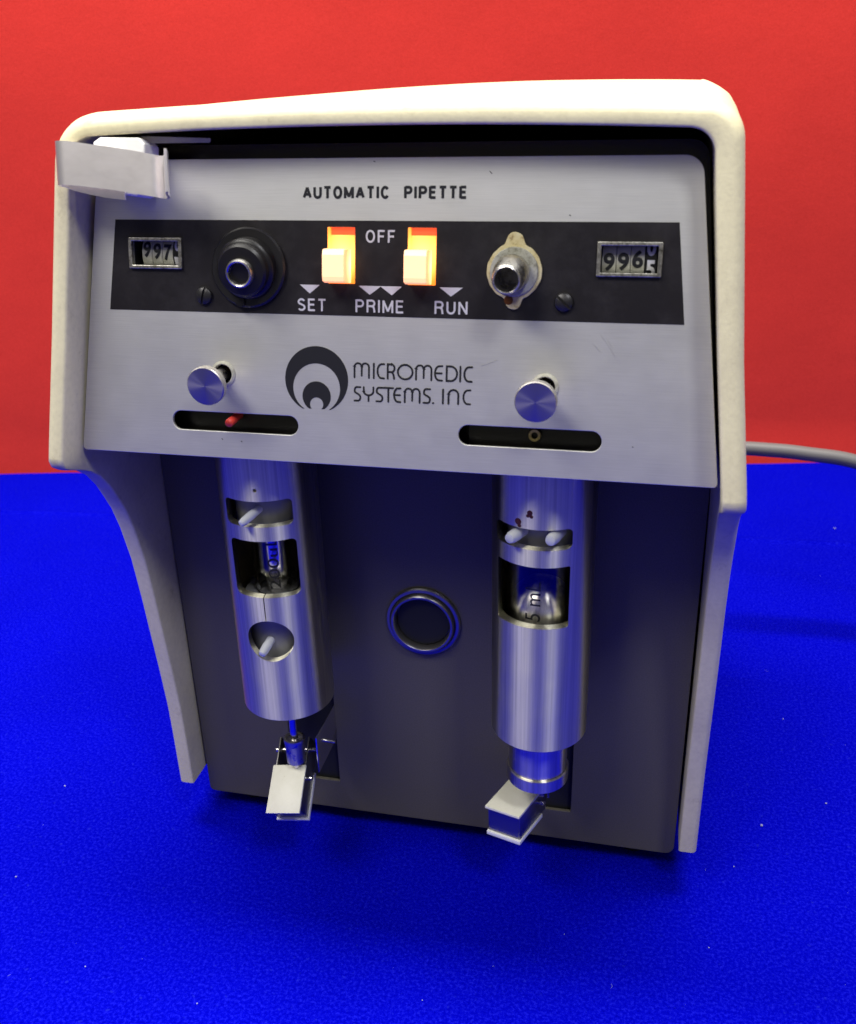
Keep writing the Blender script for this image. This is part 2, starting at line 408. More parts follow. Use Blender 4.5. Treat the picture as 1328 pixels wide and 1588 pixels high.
# corner: inner radius 9 about its centre, outer radius 17
zi, zo = 375.2, 383.2
ci = (xin(366) - 9, zi - 9); cO = (xin(366) + TH - 18.5, zo - 18.5)
def corner(R, dx):
    c = (xin(366) + TH - R + dx, zo - R); out = []
    for (a, b), z in zip(st[:len(zs)], zs):
        q = max(0, (z - 300) / 66); out.append((a, (b[0] + dx * q, b[1] + (c[1] - (zo - 18.5)) * q)))
    for k in range(1, 13):
        a = pi / 2 * k / 13
        out.append(((ci[0] + 9 * cos(a), ci[1] + 9 * sin(a)), (c[0] + R * cos(a), c[1] + R * sin(a))))
    return out, c[0]
halfR, xoR = corner(12.5, .6); halfL, xoL = corner(18.5, 0)
TILT = [(-128, -2.8), (-90, -2.4), (20, -.3), (115, .9), (130, .9)]     # the moulding sags towards its left side
def backside(R2C, dx, sgn):
    cB = (xin(366) + TH - R2C + dx, zo - R2C); nleg = len(zs); out = []
    for j, (a, b) in enumerate(st[:nleg]):
        q = max(0, (zs[j] - 300) / 66)
        out.append((b[0] + dx * q, zs[j] + (cB[1] - (zo - 18.5)) * q))
    for k in range(1, 13): a = pi / 2 * k / 13; out.append((cB[0] + R2C * cos(a), cB[1] + R2C * sin(a)))
    return [(sgn * x, z + interp(TILT, sgn * x) * max(0, min(1, (z - 340) / 40))) for x, z in out], cB[0]
def crown(x): return 2.6 * (1 - (x / 112) ** 2)
bR, xR = backside(10.0, 1.2, 1); bL, xL = backside(15.0, 0, -1)
mid = lambda a, b, k: a + (-b - a) * k / 24
top = [((mid(ci[0], ci[0], k), zi + .9 * crown(mid(ci[0], ci[0], k))), (mid(xoR, xoL, k), zo + crown(mid(xoR, xoL, k)))) for k in range(25)]
back_full = bR + [(mid(xR, xL, k), zo + crown(mid(xR, xL, k)) + interp(TILT, mid(xR, xL, k))) for k in range(25)] + list(reversed(bL))
full = halfR + top + [((-a[0], a[1]), (-b[0], b[1])) for a, b in reversed(halfL)]
YR = 196
bm = bmesh.new(); loops = []
for ((ix, iz), (ox, oz)), (bx, bz) in zip(full, back_full):
    fi, fo = yf(iz), yf(oz)
    I = Vector((ix, fi, iz)); O_ = Vector((ox, fo, oz)); D = O_ - I; w = D.length
    ro, ri = 4.8, 1.3
    if oz < 240: ro, ri = 2.6, 1.0
    L = [];
    hz = max(0, min(1, (oz - 366) / 14))     # how much this station belongs to the top
    def at(fr, back, rise=0):                # fr 0 inner .. 1 outer
        p = I.lerp(O_, fr); return Vector((p.x, p.y + back, p.z + rise))
    L.append(Vector((bx * .985, YR, bz + 2.0 * hz - 3.5)))
    L.append(Vector((bx * .995, YR - 3, bz + 2.6 * hz - .6)))
    L.append(Vector((bx, YR - 10, bz + 3.0 * hz)))
    for fb in (.75, .5, .3, .18, .09):
        q = min(1, fb / .3); q = q * q * (3 - 2 * q)
        L.append(Vector((ox + (bx - ox) * q, fo + (YR - fo) * fb, oz + (bz - oz) * q + 3.0 * hz * (1 - (1 - fb) ** 3))))
    L.append(at(1, ro * 1.6, .25 * hz))
    for k in range(1, 7):
        a = pi / 2 * k / 6
        L.append(at(1 - ro / w * (1 - cos(a)), ro * (1 - sin(a)) * 1.15))
    L.append(at(.35, 0))
    for k in range(0, 4):
        a = pi / 2 * k / 3
        L.append(at(ri / w * (1 - sin(a)), ri * (1 - cos(a))))
    L.append(Vector((ix, fi + 12, iz))); L.append(Vector((ix, YR - 10, iz)))
    loops.append([bm.verts.new(p) for p in L])
for A, B in zip(loops, loops[1:]):
    n_ = len(A)
    for i in range(n_): bm.faces.new((A[i], A[(i + 1) % n_], B[(i + 1) % n_], B[i]))
bm.faces.new(loops[0]); bm.faces.new(loops[-1])
cover = link('cover', bm_mesh(bm), 'cream', root, ang=50)

# dark chassis behind, under and around the plates
def quadbox(pts_front, depth, W):   # prism from outline in W frame, going back
    return plate([pts_front], depth, -depth)
link('backing_panel', plate([rpoly([(-130.2, -1), (130.2, -1), (118.2, 123.5), (-118.2, 123.5)], [2, 2, 7, 7])], 3, -15), 'gap_shade', root, PAN)
link('underside_panel', box(-129.5, 129.5, -62, 0, 253, 256, 0), 'black', root, T())
link('chassis', joinm([(box(-131.3, 131.3, 3.2, 190, 10, 242), Matrix()), (box(-117, 117, 0, 190, 242.4, 366), Matrix())]), 'black', root, T())
link('rear_panel', plate([rpoly([(-134, 10), (134, 10), (133, 245), (123, 382), (-123, 382), (-133, 245)], [2, 2, 20, 14, 14, 20])], 2), 'grey', root, frm((0, 194, 0), (1, 0, 0), (0, 0, 1)))
for x in (-112, 112):
    for y in (18, 172):
        link('foot', lathe([(0, 0), (7, 0), (7.5, 1), (7.5, 10), (0, 10)], 24), 'rubber', root, T(x, y, .3))

# lower panel with two arm openings and the round bushing
holes = [[(p[0], p[1]) for p in rrect(-79, 31.5, -51.2, 104, .8)], [(p[0], p[1]) for p in rrect(50.5, 31.5, 78.2, 104, .8)], circ(.3, 142, 15.2)]
lower = link('lower_panel', plate([rpoly([(-132.6, 12), (133.2, 12.2), (132.6, 253), (-132.6, 253)], [3, 5, .5, .5])] + holes, 2, -2, .3), 'grey', root, FRONT)
for x in (-65, 64.4): link('arm_opening', box(x - 18, x + 18, 28, 108, -30, -3.05), 'rubber', lower, FRONT)
bush = link('bushing', lathe([(14.4, -2), (19.2, 0.02), (19.3, 1.2), (18.6, 2.0), (17.2, 2.2), (16.6, 1.4), (16.3, 3.9), (15.7, 4.5), (14.8, 4.5), (14.2, 3.8), (14.0, 2.0), (13.8, -1.8), (0, -2)], 72), mat('bushing_metal', (.30, .29, .30), .32, .9), root, frm((.4, 0, 142), (1, 0, 0), (0, 0, 1)))
link('bushing_core', lathe([(13.6, -1.2), (13.3, .6), (0, .9)], 64), 'rubber', bush, frm((.4, 0, 142), (1, 0, 0), (0, 0, 1)))

# faceplate ----------------------------------------------------------
SW = [(-20.2, -9.4), (11.4, 22.2)]
fh = []
for cx in (-60.6, 59.8): fh.append(rrect(cx - 27.4, 11.0, cx + 27.4, 18.8, 3.89, 10))
for cx in (-65, 65): fh.append(circ(cx, 34.3, 3.95, 32))
for x0, x1 in SW: fh.append(rrect(x0, 70.9, x1, 91.9, .3, 2))
CT = [(-103.6, -80.6, 75.3, 87.3), (81.6, 104.6, 75.2, 87.4)]
for x0, x1, y0, y1 in CT: fh.append(rrect(x0 + 1.2, y0 + 1.2, x1 - 1.2, y1 - 1.2, .3, 2))
face = link('faceplate', plate([rpoly([(-130.4, 0), (130.4, 0), (116.0, 116.7), (-116.0, 116.7)], [1.6, 1.6, 7, 7], 10)] + fh, 1.5, -1.5, .22), 'alu', root, PAN)
bh = [h for h in fh[4:]]
link('control_band', plate([[(-113.9, 58.9), (113.9, 58.9), (109.6, 94.2), (-109.4, 94.2)]] + bh, .08, .02), 'band', face, PAN, ang=None)
def L(name, me, mt, parent=face, dz=0, W=PAN): o_ = link(name, me, mt, parent, W @ T(0, 0, dz), ang=None); return o_
def arc(cx, cy, rx, ry, a0, a1, n=12): return [(cx + rx * cos(radians(a0 + (a1 - a0) * i / n)), cy + ry * sin(radians(a0 + (a1 - a0) * i / n))) for i in range(n + 1)]
def sans(c):      # width factor, strokes in a unit box
    if c == 'A': return 1.02, [[(0, 0), (.5, 1)], [(.5, 1), (1, 0)], [(.2, .32), (.8, .32)]]
    if c == 'U': return .92, [[(0, 1.03), (0, .34)] + arc(.5, .34, .5, .34, 180, 360, 12)[1:] + [(1, 1.03)]]
    if c == 'T': return .88, [[(-.06, 1), (1.06, 1)], [(.5, 1), (.5, -.07)]]
    if c == 'O': return 1.0, [arc(.5, .5, .5, .5, 90, 455, 32)]
    if c == 'M': return 1.15, [[(0, -.07), (0, 1.05)], [(0, 1), (.5, .06)], [(.5, .06), (1, 1)], [(1, -.07), (1, 1.05)]]
    if c == 'I': return .0, [[(0, -.07), (0, 1.07)]]
    if c == 'C': return .95, [arc(.5, .5, .5, .5, 38, 322, 24)]
    if c == 'P': return .88, [[(0, -.07), (0, 1.07)], [(0, 1), (.6, 1)] + arc(.6, .73, .4, .27, 90, -90, 10)[1:] + [(0, .46)]]
    if c == 'R': return .92, [[(0, -.07), (0, 1.07)], [(0, 1), (.6, 1)] + arc(.6, .75, .38, .25, 90, -90, 10)[1:] + [(0, .5)], [(.55, .5), (.85, .42), (.93, .25), (1, -.07)]]
    if c == 'E': return .78, [[(0, -.07), (0, 1.07)], [(0, 1), (1.04, 1)], [(0, .52), (.95, .52)], [(0, 0), (1.06, 0)]]
    if c == 'F': return .74, [[(0, -.07), (0, 1.07)], [(0, 1), (1.06, 1)], [(0, .5), (.92, .5)]]
    if c == 'S': return .86, [arc(.5, .76, .46, .24, 20, 215, 12) + arc(.5, .245, .5, .245, 62, -150, 14)]
    if c == 'N': return .92, [[(0, -.07), (0, 1.05)], [(0, 1), (1, 0)], [(1, -.05), (1, 1.07)]]
def label(s, x0, x1, y0, y1, sw, gap):
    h = y1 - y0 - sw; x = 0; out = []; adv = []
    for c in s:
        if c == ' ': x += gap * 1.6; continue
        wf, sts = sans(c); w = wf * h * .62; adv.append((x, w, sts)); x += w + sw + gap
    tot = x - gap; k = (x1 - x0 - sw) / (tot - sw)
    for x_, w, sts in adv:
        for st_ in sts: out.append([(x0 + sw / 2 + (x_ + px * w) * k, y0 + sw / 2 + py * h) for px, py in st_])
    return ribbon(out, sw, cap=False)
L('lettering', label('AUTOMATIC', -30.2, 4.0, 102, 106.7, 1.05, .40), 'ink')
L('lettering', label('PIPETTE', 9.5, 33.4, 102, 106.7, 1.05, .45), 'ink')
L('lettering', label('OFF', -5.2, 6.4, 86.2, 90.9, .72, .75), 'white_ink', dz=.08)
L('lettering', label('SET', -32.8, -21.1, 60.3, 65.1, .74, .75), 'white_ink', dz=.08)
L('lettering', label('PRIME', -9.2, 10.0, 60.3, 65.2, .74, .75), 'white_ink', dz=.08)
L('lettering', label('RUN', 22.0, 34.7, 60.4, 65.3, .74, .8), 'white_ink', dz=.08)
for x0, x1, xm in ((-31.7, -23.6, -27.7), (-7.9, 1.0, -3.5), (.6, 9.2, 5.2), (23.8, 32.7, 28.2)):
    L('pointer_mark', plate([[(x0, 70.3), (xm, 67.0), (x1, 70.3)]], .05, .11 + (.01 if x0 > 0 and x0 < 1 else 0)), 'white_ink')
# emblem: two nested crescents
def crescent(cx, cy, R, c2y, r2, ybot):
    pts = []
    d = cy - c2y
    # outer arc clipped to where it meets the inner circle or the cut line
    n = 90; outer = [(cx + R * cos(a), cy + R * sin(a)) for a in [radians(-90 + 360 * i / n) for i in range(n + 1)]]
    return outer
def cres(cx, cy, R, iy, r, cut):
    aO = math.asin(max(-1, (cut - cy) / R)); aI = math.asin(max(-1, (cut - iy) / r))
    n = 60
    out = [(cx + R * cos(aO + (pi - 2 * aO) * i / n), cy + R * sin(aO + (pi - 2 * aO) * i / n)) for i in range(n + 1)]
    inn = [(cx + r * cos(pi - aI - (pi - 2 * aI) * i / n), iy + r * sin(pi - aI - (pi - 2 * aI) * i / n)) for i in range(n + 1)]
    return out + inn
L('emblem', joinm([(plate([cres(-25.3, 33.8, 13.1, 30.4, 9.75, 22.1)], .05, .02), Matrix()), (plate([cres(-25.3, 27.2, 5.9, 24.0, 2.75, 22.2)], .05, .02), Matrix())]), 'ink')
L('scratch', ribbon([[(84.5, 54.5), (87.6, 50.6), (90.2, 46.8)], [(86.8, 53.2), (88.9, 50.2)], [(82.2, 51.0), (84.6, 48.4)], [(-31.8, 20.4), (-30.6, 18.9)], [(94, 33.6), (94.5, 32.4)], [(40.5, 41.5), (46.8, 44.0)]], .13), mat('pale_scratch', (.75, .75, .76), .35, .8), dz=.01)['kind'] = 'stuff'
L('speck', ribbon([[(-66.4, 8.0), (-66.0, 7.7)], [(98.6, 13.7), (98.9, 13.7)], [(41.5, 111.6), (42.3, 110.8)], [(-2.2, 115.4), (-1.7, 115.2)], [(-57.9, 7.4), (-57.5, 7.2)], [(71, 96.5), (71.3, 96.4)]], .3), 'ink', dz=.01)['kind'] = 'stuff'
# rounded maker's lettering
def arc(cx, cy, rx, ry, a0, a1, n=12): return [(cx + rx * cos(radians(a0 + (a1 - a0) * i / n)), cy + ry * sin(radians(a0 + (a1 - a0) * i / n))) for i in range(n + 1)]
def glyph(c, w):   # height 1 (baseline 0), width w
    r = min(w / 2, .45)
    if c == 'M':
        q = w / 4
        return [[(0, 0), (0, 1 - q)] + arc(q, 1 - q, q, q, 180, 0, 8) + [(w / 2, .13)], [(w / 2, 1 - q)] + arc(3 * q, 1 - q, q, q, 180, 0, 8) + [(w, 0)]]
    if c == 'N': q = w / 2; return [[(0, 0), (0, 1 - q)] + arc(q, 1 - q, q, q, 180, 0, 10) + [(w, 0)]]
    if c == 'I': return [[(0, 0), (0, 1)]]
    if c == 'C': return [[(w, 1)] + arc(w * .62, .5, w * .62, .49, 100, 260, 16) + [(w, 0)]]
    if c == 'O': return [arc(w / 2, .5, w / 2, .5, 90, 460, 32)]
    if c == 'D': return [[(w * .35, 0), (0, 0), (0, 1), (w * .35, 1)] + arc(w * .38, .5, w * .62, .5, 90, -90, 16) + [(w * .3, 0)]]
    if c == 'E': return [[(w, 1)] + arc(w * .65, .5, w * .65, .5, 105, 255, 16) + [(w, 0)], [(w * .05, .5), (w * .92, .5)]]
    if c == 'R': return [[(0, 0), (0, 1), (w * .5, 1)] + arc(w * .5, .73, w * .45, .27, 90, -90, 12) + [(w * .1, .46)], [(w * .5, .46), (w * .72, .38), (w * .86, .2), (w * .9, 0)]]
    if c == 'S': return [[(w, 1), (w * .6, 1)] + arc(w * .38, .76, w * .34, .24, 90, 215, 8) + [(w * .75, .45)] + arc(w * .62, .24, w * .38, .24, 40, -90, 8) + [(0, 0)]]
    if c == 'T': return [[(0, 1), (w, 1)], [(w / 2, 1), (w / 2, 0)]]
    if c == 'Y': return [[(0, 1), (0, .72)] + arc(w / 2, .72, w / 2, .3, 180, 360, 12) + [(w, 1)], [(w / 2, .42), (w / 2, 0)]]
    if c == '.': return [[(0, 0), (0.03, 0)]]
def word(items, y0, y1, dy):
    st_ = []
    for c, a, b in items:
        xa, xb = -9.9 + (a + 5 - 480) * .0632, -9.9 + (b - 5 - 480) * .0632
        yy = y0 + dy * (xa + 10) / 47 + .33; h = y1 - y0 - .66
        if c == '.': xa += .0
        for s in glyph(c, (xb - xa) / h): st_.append([(xa + px * h, yy + py * h) for px, py in s])
    return st_
row1 = [('M', 480, 583), ('I', 604, 614), ('C', 628, 680), ('R', 693, 748), ('O', 757, 860), ('M', 872, 978), ('E', 990, 1045), ('D', 1063, 1137), ('I', 1147, 1157), ('C', 1172, 1228)]
row2 = [('S', 480, 528), ('Y', 540, 612), ('S', 622, 670), ('T', 668, 738), ('E', 735, 785), ('M', 803, 907), ('S', 922, 972), ('.', 981, 991), ('I', 1043, 1053), ('N', 1078, 1148), ('C', 1170, 1222)]
L('lettering', ribbon(word(row1, 35.0, 41.2, .1), .76), 'ink')
L('lettering', ribbon(word(row2, 25.9, 31.9, .6), .76), 'ink')

# counters -----------------------------------------------------------
def counter(x0, x1, y0, y1, digits, wx, label, dy):
    W = PAN
    fr = plate([rrect(x0, y0, x1, y1, .5, 3), rrect(x0 + 1.5, y0 + 1.4, x1 - 1.5, y1 - 1.4, .2, 2)], 1.3, .0, .25)
    c = link('counter', fr, 'cframe', root, PAN @ T(0, 0, .12), label=label)
    link('counter_well', joinm([(box(x0 - .5, x0 + 1.2, y0 - .5, y1 + .5, -9, -1.6), Matrix()), (box(x1 - 1.2, x1 + .5, y0 - .5, y1 + .5, -9, -1.6), Matrix()), (box(x0 + 1.21, x1 - 1.21, y1 - 1.2, y1 + .5, -9, -1.6), Matrix()), (box(x0 + 1.21, x1 - 1.21, y0 - .5, y0 + 1.2, -9, -1.6), Matrix())]), 'rubber', c, PAN)
    R_ = 9; yc = (y0 + y1) / 2
    for i, d in enumerate(digits):
        a, b = wx[i], wx[i + 1]; last = i == 3
        wm = lathe([(0, 0), (R_, 0), (R_, b - a - .25), (0, b - a - .25)], 48)
        Wl = PAN @ frm((a, yc, -2.4 - R_), (0, 1, 0), (0, 0, 1))
        wh = link('number_wheel', wm, 'black' if last else 'wheel', c, Wl)
        for ch, s0 in d:
            me = text('9' if ch == '6' else ch, a + .45, b - .65, s0 - 3.2, s0 + 3.2, .035, 0)
            if ch == '6':      # a nine turned upside down
                for v in me.vertices: v.co.x = (a + .45 + b - .65) / 1000 - v.co.x; v.co.y = 2 * s0 / 1000 - v.co.y
            # wrap on the wheel
            bm = bmesh.new(); bm.from_mesh(me); bmesh.ops.triangulate(bm, faces=bm.faces)
            for _ in range(3): bmesh.ops.subdivide_edges(bm, edges=[e for e in bm.edges if e.calc_length() > .0007], cuts=1); bmesh.ops.triangulate(bm, faces=bm.faces)
            for v in bm.verts:
                s_ = v.co.y * 1000 / R_; v.co.y = (yc + (R_ + .09) * sin(s_)) / 1000; v.co.z = (-2.4 - R_ + (R_ + .09) * cos(s_)) / 1000
            bm.to_mesh(me); bm.free()
            link('numeral', me, 'white_ink' if last else 'ink', wh, PAN, ang=None)
    return c
w1 = [-101.2, -96.6, -91.4, -86.2, -82.2]
counter(*CT[0], [[('9', 1.6)], [('9', .9)], [('7', .5)], [('0', 4.2), ('1', -4.4)]], [-99.6, -95.2, -90.7, -86.1, -82.0], 'left counter showing 997', 0)
counter(*CT[1], [[('9', -.9)], [('9', -.7)], [('6', .3)], [('0', 4.6), ('5', -3.2)]], [83.4, 88.5, 93.6, 98.6, 102.9], 'right counter showing 996 and half of a 5', 0)

# switches -----------------------------------------------------------
for i, (x0, x1) in enumerate(SW):
    xc, yc = (x0 + x1) / 2, 81.4; W = PAN @ T(xc, yc, 0); w = (x1 - x0) / 2
    s = link('rocker_switch', box(-w + .05, w - .05, -10.4, 7.6, -6, -.6, .3), 'lit_well', root, W, label='lit amber rocker switch ' + ('left of the word OFF' if i == 0 else 'right of the word OFF'))
    link('switch_top', box(-w + .05, w - .05, 7.7, 10.4, -6, -1.2, .2), 'lit_red', s, W)
    link('side_wall', box(-w - .1, -w + .9, 2.2, 10.4, -6, .25, .1), 'lit_well', s, W)
    prof = [(-10.2, -.5), (-10.2, 6.5), (-9.6, 8.6), (-8, 9.0), (0, 9.0), (2.0, 8.2), (2.4, 5.0), (2.4, -.5)]
    rk = plate([[(z_, y_) for y_, z_ in prof]], 2 * w - 2.2, -(w - 1.1) , .35)
    link('rocker', rk, 'lit_rocker', s, W @ Matrix(((0, 0, 1, 0), (0, 1, 0, 0), (1, 0, 0, 0), (0, 0, 0, 1))) @ T(0, 0, -.6))

# ports ---------------------------------------------------------------
def yaxis(px, py, off):    # frame on the faceplate, z pointing straight out along -Y
    o_ = PAN @ Vector((px / 1000, py / 1000, off / 1000)); return frm(o_ * 1000, (1, 0, 0), (0, 0, 1))
p1 = link('port', lathe([(0, .1), (15.2, .1), (15.3, 1.6), (14.6, 2.3), (13.2, 2.2), (0, 2.2)], 72), mat('port_rubber', (.016, .015, .016), .33), root, PAN @ T(-52.4, 76.3, 0), label='black stepped port with a steel tube')
link('port_collar', lathe([(11.7, -1), (11.6, 3.2), (11.0, 4.0), (10.2, 4.3), (10.0, 6.6), (9.1, 7.5), (6.2, 7.8), (0, 7.8)], 72), M['black'], p1, yaxis(-52.2, 76.3, 2))
link('port_tube', lathe([(5.5, -1), (5.5, 1.6), (5.2, 2.3), (4.75, 2.5), (4.25, 2.2), (4.05, 1.5), (4.0, -6), (0, -6)], 48), 'nickel', p1, yaxis(-52.2, 74.2, 9.4))
link('screw', lathe([(0, .3), (2.0, .3), (1.9, .8), (0, 1.1)], 24), 'black', p1, PAN @ T(-55.6, 63.2, 2.3))
lug = [(c[0] + 51.8, c[1] + 76.5) for c in []]
oc = []
for k in range(96):
    a = 2 * pi * k / 96; r = 10.2
    for a0, ext, wd in ((pi / 2, 3.9, .30), (-pi / 2, 3.6, .27)):
        d = (a - a0 + pi) % (2 * pi) - pi; r += ext * math.exp(-(d / wd) ** 4) * (1 - .25 * min(1, abs(d) / .4))
    r += .12 * sin(a * 11 + 1) * sin(a * 5)
    oc.append((51.9 + r * cos(a), 76.5 + r * sin(a)))
p2 = link('port', plate([oc], 1.0, .12, .2), 'gasket', root, PAN, label='steel port tube on a yellowed gasket with two lugs')
link('washer', lathe([(0, .1), (8.9, .1), (8.95, .5), (8.6, 1.0), (0, 1.05)], 56), 'washer', p2, PAN @ T(51.9, 76.4, 1.05))
link('stain', plate([circ(50.2, 66.2, 1.7, 24)], .05, 1.14), mat('brown_stain', (.12, .035, .008), .3), p2, PAN, ang=None)
link('port_tube', lathe([(6.6, -4), (6.5, 1.0), (6.0, 3.0), (5.35, 9.6), (5.0, 10.6), (4.6, 10.9), (4.25, 10.5), (4.15, 9), (4.15, -6), (0, -6)], 48), 'nickel', p2, yaxis(51.4, 75.4, 7))
# screws in the band
for x, y, a in ((-71.8, 65.2, 1.35), (70.6, 65.8, -.75)):
    me = boolean(lathe([(0, -.5), (3.55, -.5), (3.6, .5), (3.2, 1.4), (2.2, 2.0), (0, 2.3)], 40), [joinm([(box(-5, 5, -.42, .42, 1.1, 4), Matrix.Rotation(a, 4, 'Z'))])])
    link('screw', me, mat('blackened_screw', (.05, .048, .05), .38, .7), root, PAN @ T(x, y, .1))

# knobs ------------------------------------------------------------------
for sx in (-65, 65):
    B = PAN @ T(sx, 34.4, 0)
    k = link('knob', lathe([(0, 9.6), (3.0, 9.6), (3.2, 10.6), (4.8, 11.3), (7.3, 11.9), (7.75, 12.3), (7.75, 14.8), (7.4, 15.2), (0, 15.25)], 64), 'spun', root, yaxis(sx + (-.9 if sx < 0 else -1.6), 33.8 if sx < 0 else 33.4, 0))
    link('stem', lathe([(2.75, -10), (2.75, 10.2), (0, 10.2)], 32), 'nickel', k, yaxis(sx + (-.9 if sx < 0 else -1.2), 34.0 if sx < 0 else 33.7, 0))
    link('eyelet', lathe([(3.9, -1.5), (3.9, .5), (4.2, .85), (4.8, .7), (5.3, .25), (5.3, .03), (4.0, .03)], 48), 'washer', k, B)
# pegs seen through the slots
link('peg', lathe([(1.75, -14), (1.75, 1.8), (1.5, 2.4), (.9, 2.8), (0, 2.9)], 28), 'red_peg', root, yaxis(-62.4, 15.2, -.3), label='red peg in the left slot')
link('peg', lathe([(1.3, 0), (1.3, 1.4), (2.3, 1.5), (2.5, .9), (2.5, 0)], 28), 'brass', root, PAN @ T(61.3, 15.2, -7), label='brass ring in the right slot')
link('slider_plate', box(-90, -35, 9, 21, -10, -9, 0), 'darkin', root, PAN)
link('slider_plate', box(35, 88, 9, 21, -10, -9, 0), 'darkin', root, PAN)

# syringes -----------------------------------------------------------------
def syringe(xc, rot, left):
    yc = -30; base = T(xc, yc, 0) @ Matrix.Rotation(radians(rot), 4, 'Z')
    R1, R2 = 22.5, 18.6
    sl = lathe([(R1 - .3, 110), (R1, 110.4), (R1, 262), (R2, 262), (R2, 110), (R1 - .3, 110)], 96)
    fm = Matrix(((1, 0, 0, 0), (0, 0, -1, 0), (0, 1, 0, 0), (0, 0, 0, 1)))     # plate xy -> xz, extruding along -y
    cut = []
    def win(x0, x1, z0, z1, r): c = plate([rrect(x0, z0, x1, z1, r, 6)], 40, 3); c.transform(fm); return c
    if left:
        cut = [win(-15.4, 14.6, 213.8, 226.2, 2.2), win(-14.8, 15.0, 178.3, 206.8, 2.6)]
        c = plate([circ(-.6, 155, 11.0, 48)], 40, 3); c.transform(fm); cut.append(c)
        cut.append(win(-1.6, -1.15, 166, 179, .1))
        cut.append(lathe([(0, 15), (.85, 15), (.85, 30), (0, 30)], 16)); cut[-1].transform(T(0, 0, 231.5) @ Matrix.Rotation(pi / 2, 4, 'X') @ Matrix.Rotation(0, 4, 'Z'))
    else:
        cut = [win(-16.5, 16.2, 213.2, 222.6, 2.2), win(-15.6, 15.8, 175.6, 205.2, 1.0)]
    sl = boolean(sl, cut)
    o = link('syringe_sleeve', sl, 'tube', root, base, ang=30, label='left machined metal syringe sleeve' if left else 'right machined metal syringe sleeve')
    # valve body seen through the openings
    link('valve_body', lathe([(0, 210), (15.6, 210), (15.6, 240), (0, 240)], 64), 'inner', o, base)
    if left: link('valve_body', lathe([(0, 140), (15.6, 140), (15.6, 172), (0, 172)], 64), 'inner', o, base)
    def nip(a, b, r=1.9):
        a, b = Vector(a), Vector(b); d = b - a
        pts = [a + d * t_ for t_ in (0, .35, .6, .85, .97, 1)]
        link('nipple', tube([p for p in pts], [r * 1.02, r, r * 1.08, r, r * .8, r * .45], 18), 'nip', o)
    if left:
        nip((-60.9, -42.0, 220.2), (-66.3, -56.5, 217.0)); nip((-62.6, -42, 152.5), (-64.4, -54.5, 148.6), 2.1)
    else:
        nip((56.6, -42, 218.2), (51.2, -54, 218.4), 2.6); nip((71.3, -42, 218.0), (68.2, -55, 219.3), 2.6)
    # glass barrel
    rg = 10.5 if left else 16.0; z0g, z1g = (173, 208) if left else (110.6, 208)
    link('glass_barrel', lathe([(rg, z0g), (rg, z1g), (rg - 1.4, z1g), (rg - 1.4, z0g), (rg, z0g)], 64), 'glass', o, T(xc, yc, 0))
    link('inner_lining', lathe([(R2 - .3, 172), (R2 - .3, 209)], 48, radians(-15), radians(195)), 'lining', o, T(xc, yc, 0))
    if left:
        link('plunger', lathe([(0, 60), (2.0, 60), (2.0, 170), (5.6, 170.1), (5.6, 206), (0, 207)], 32), 'steel', o, T(xc, yc, 0))
        tx = text('200uL', -13.5, 13.5, -2.6, 2.6, .004, 0)
    else:
        link('plunger', lathe([(0, 82), (14.0, 82), (14.0, 178), (13.3, 180), (12.0, 183.5), (9.6, 186), (6.0, 187.8), (2.6, 188.4), (0, 188.5)], 64), 'rod', o, T(xc, yc, 0))
        link('plunger_seal', lathe([(0, 79), (13.6, 79), (14.8, 79.6), (15.0, 86.2), (14.5, 86.9), (14.1, 87)], 64), 'rod', o, T(xc, yc, 0))
        tx = text('5 mL', -7.0, 12.0, -3.4, 3.4, .004, 0)
    # writing wrapped round the glass, reading upwards
    bm = bmesh.new(); bm.from_mesh(tx); rr = rg + .08; a0 = radians(16 if left else -8); zc = 190 if left else 182.5
    for v in bm.verts:
        u, w_ = v.co.x * 1000, v.co.y * 1000; a = a0 - w_ / rr
        v.co = Vector((rr * sin(a), -rr * cos(a), zc + u)) / 1000
    bm.to_mesh(tx); bm.free()
    link('lettering', tx, 'ink', o, T(xc, yc, 0), ang=None)
    return o
s1 = syringe(-63, 8, True); s2 = syringe(63, -8, False)
for a, z, r in ((-9, 230, 1.2), (-11, 228.6, .8), (-7.2, 228.4, .8), (-22, 225.3, 1.5), (-20.5, 223.6, .9)):
    q = radians(a); W = T(63 + 22.53 * sin(q), -30 - 22.53 * cos(q), z) @ Matrix.Rotation(q, 4, 'Z') @ Matrix.Rotation(pi / 2, 4, 'X')
    link('rust_spot', lathe([(r, 0), (r * .6, .12), (0, .15)], 14), mat('rust', (.07, .015, .008), .6), s2, W)

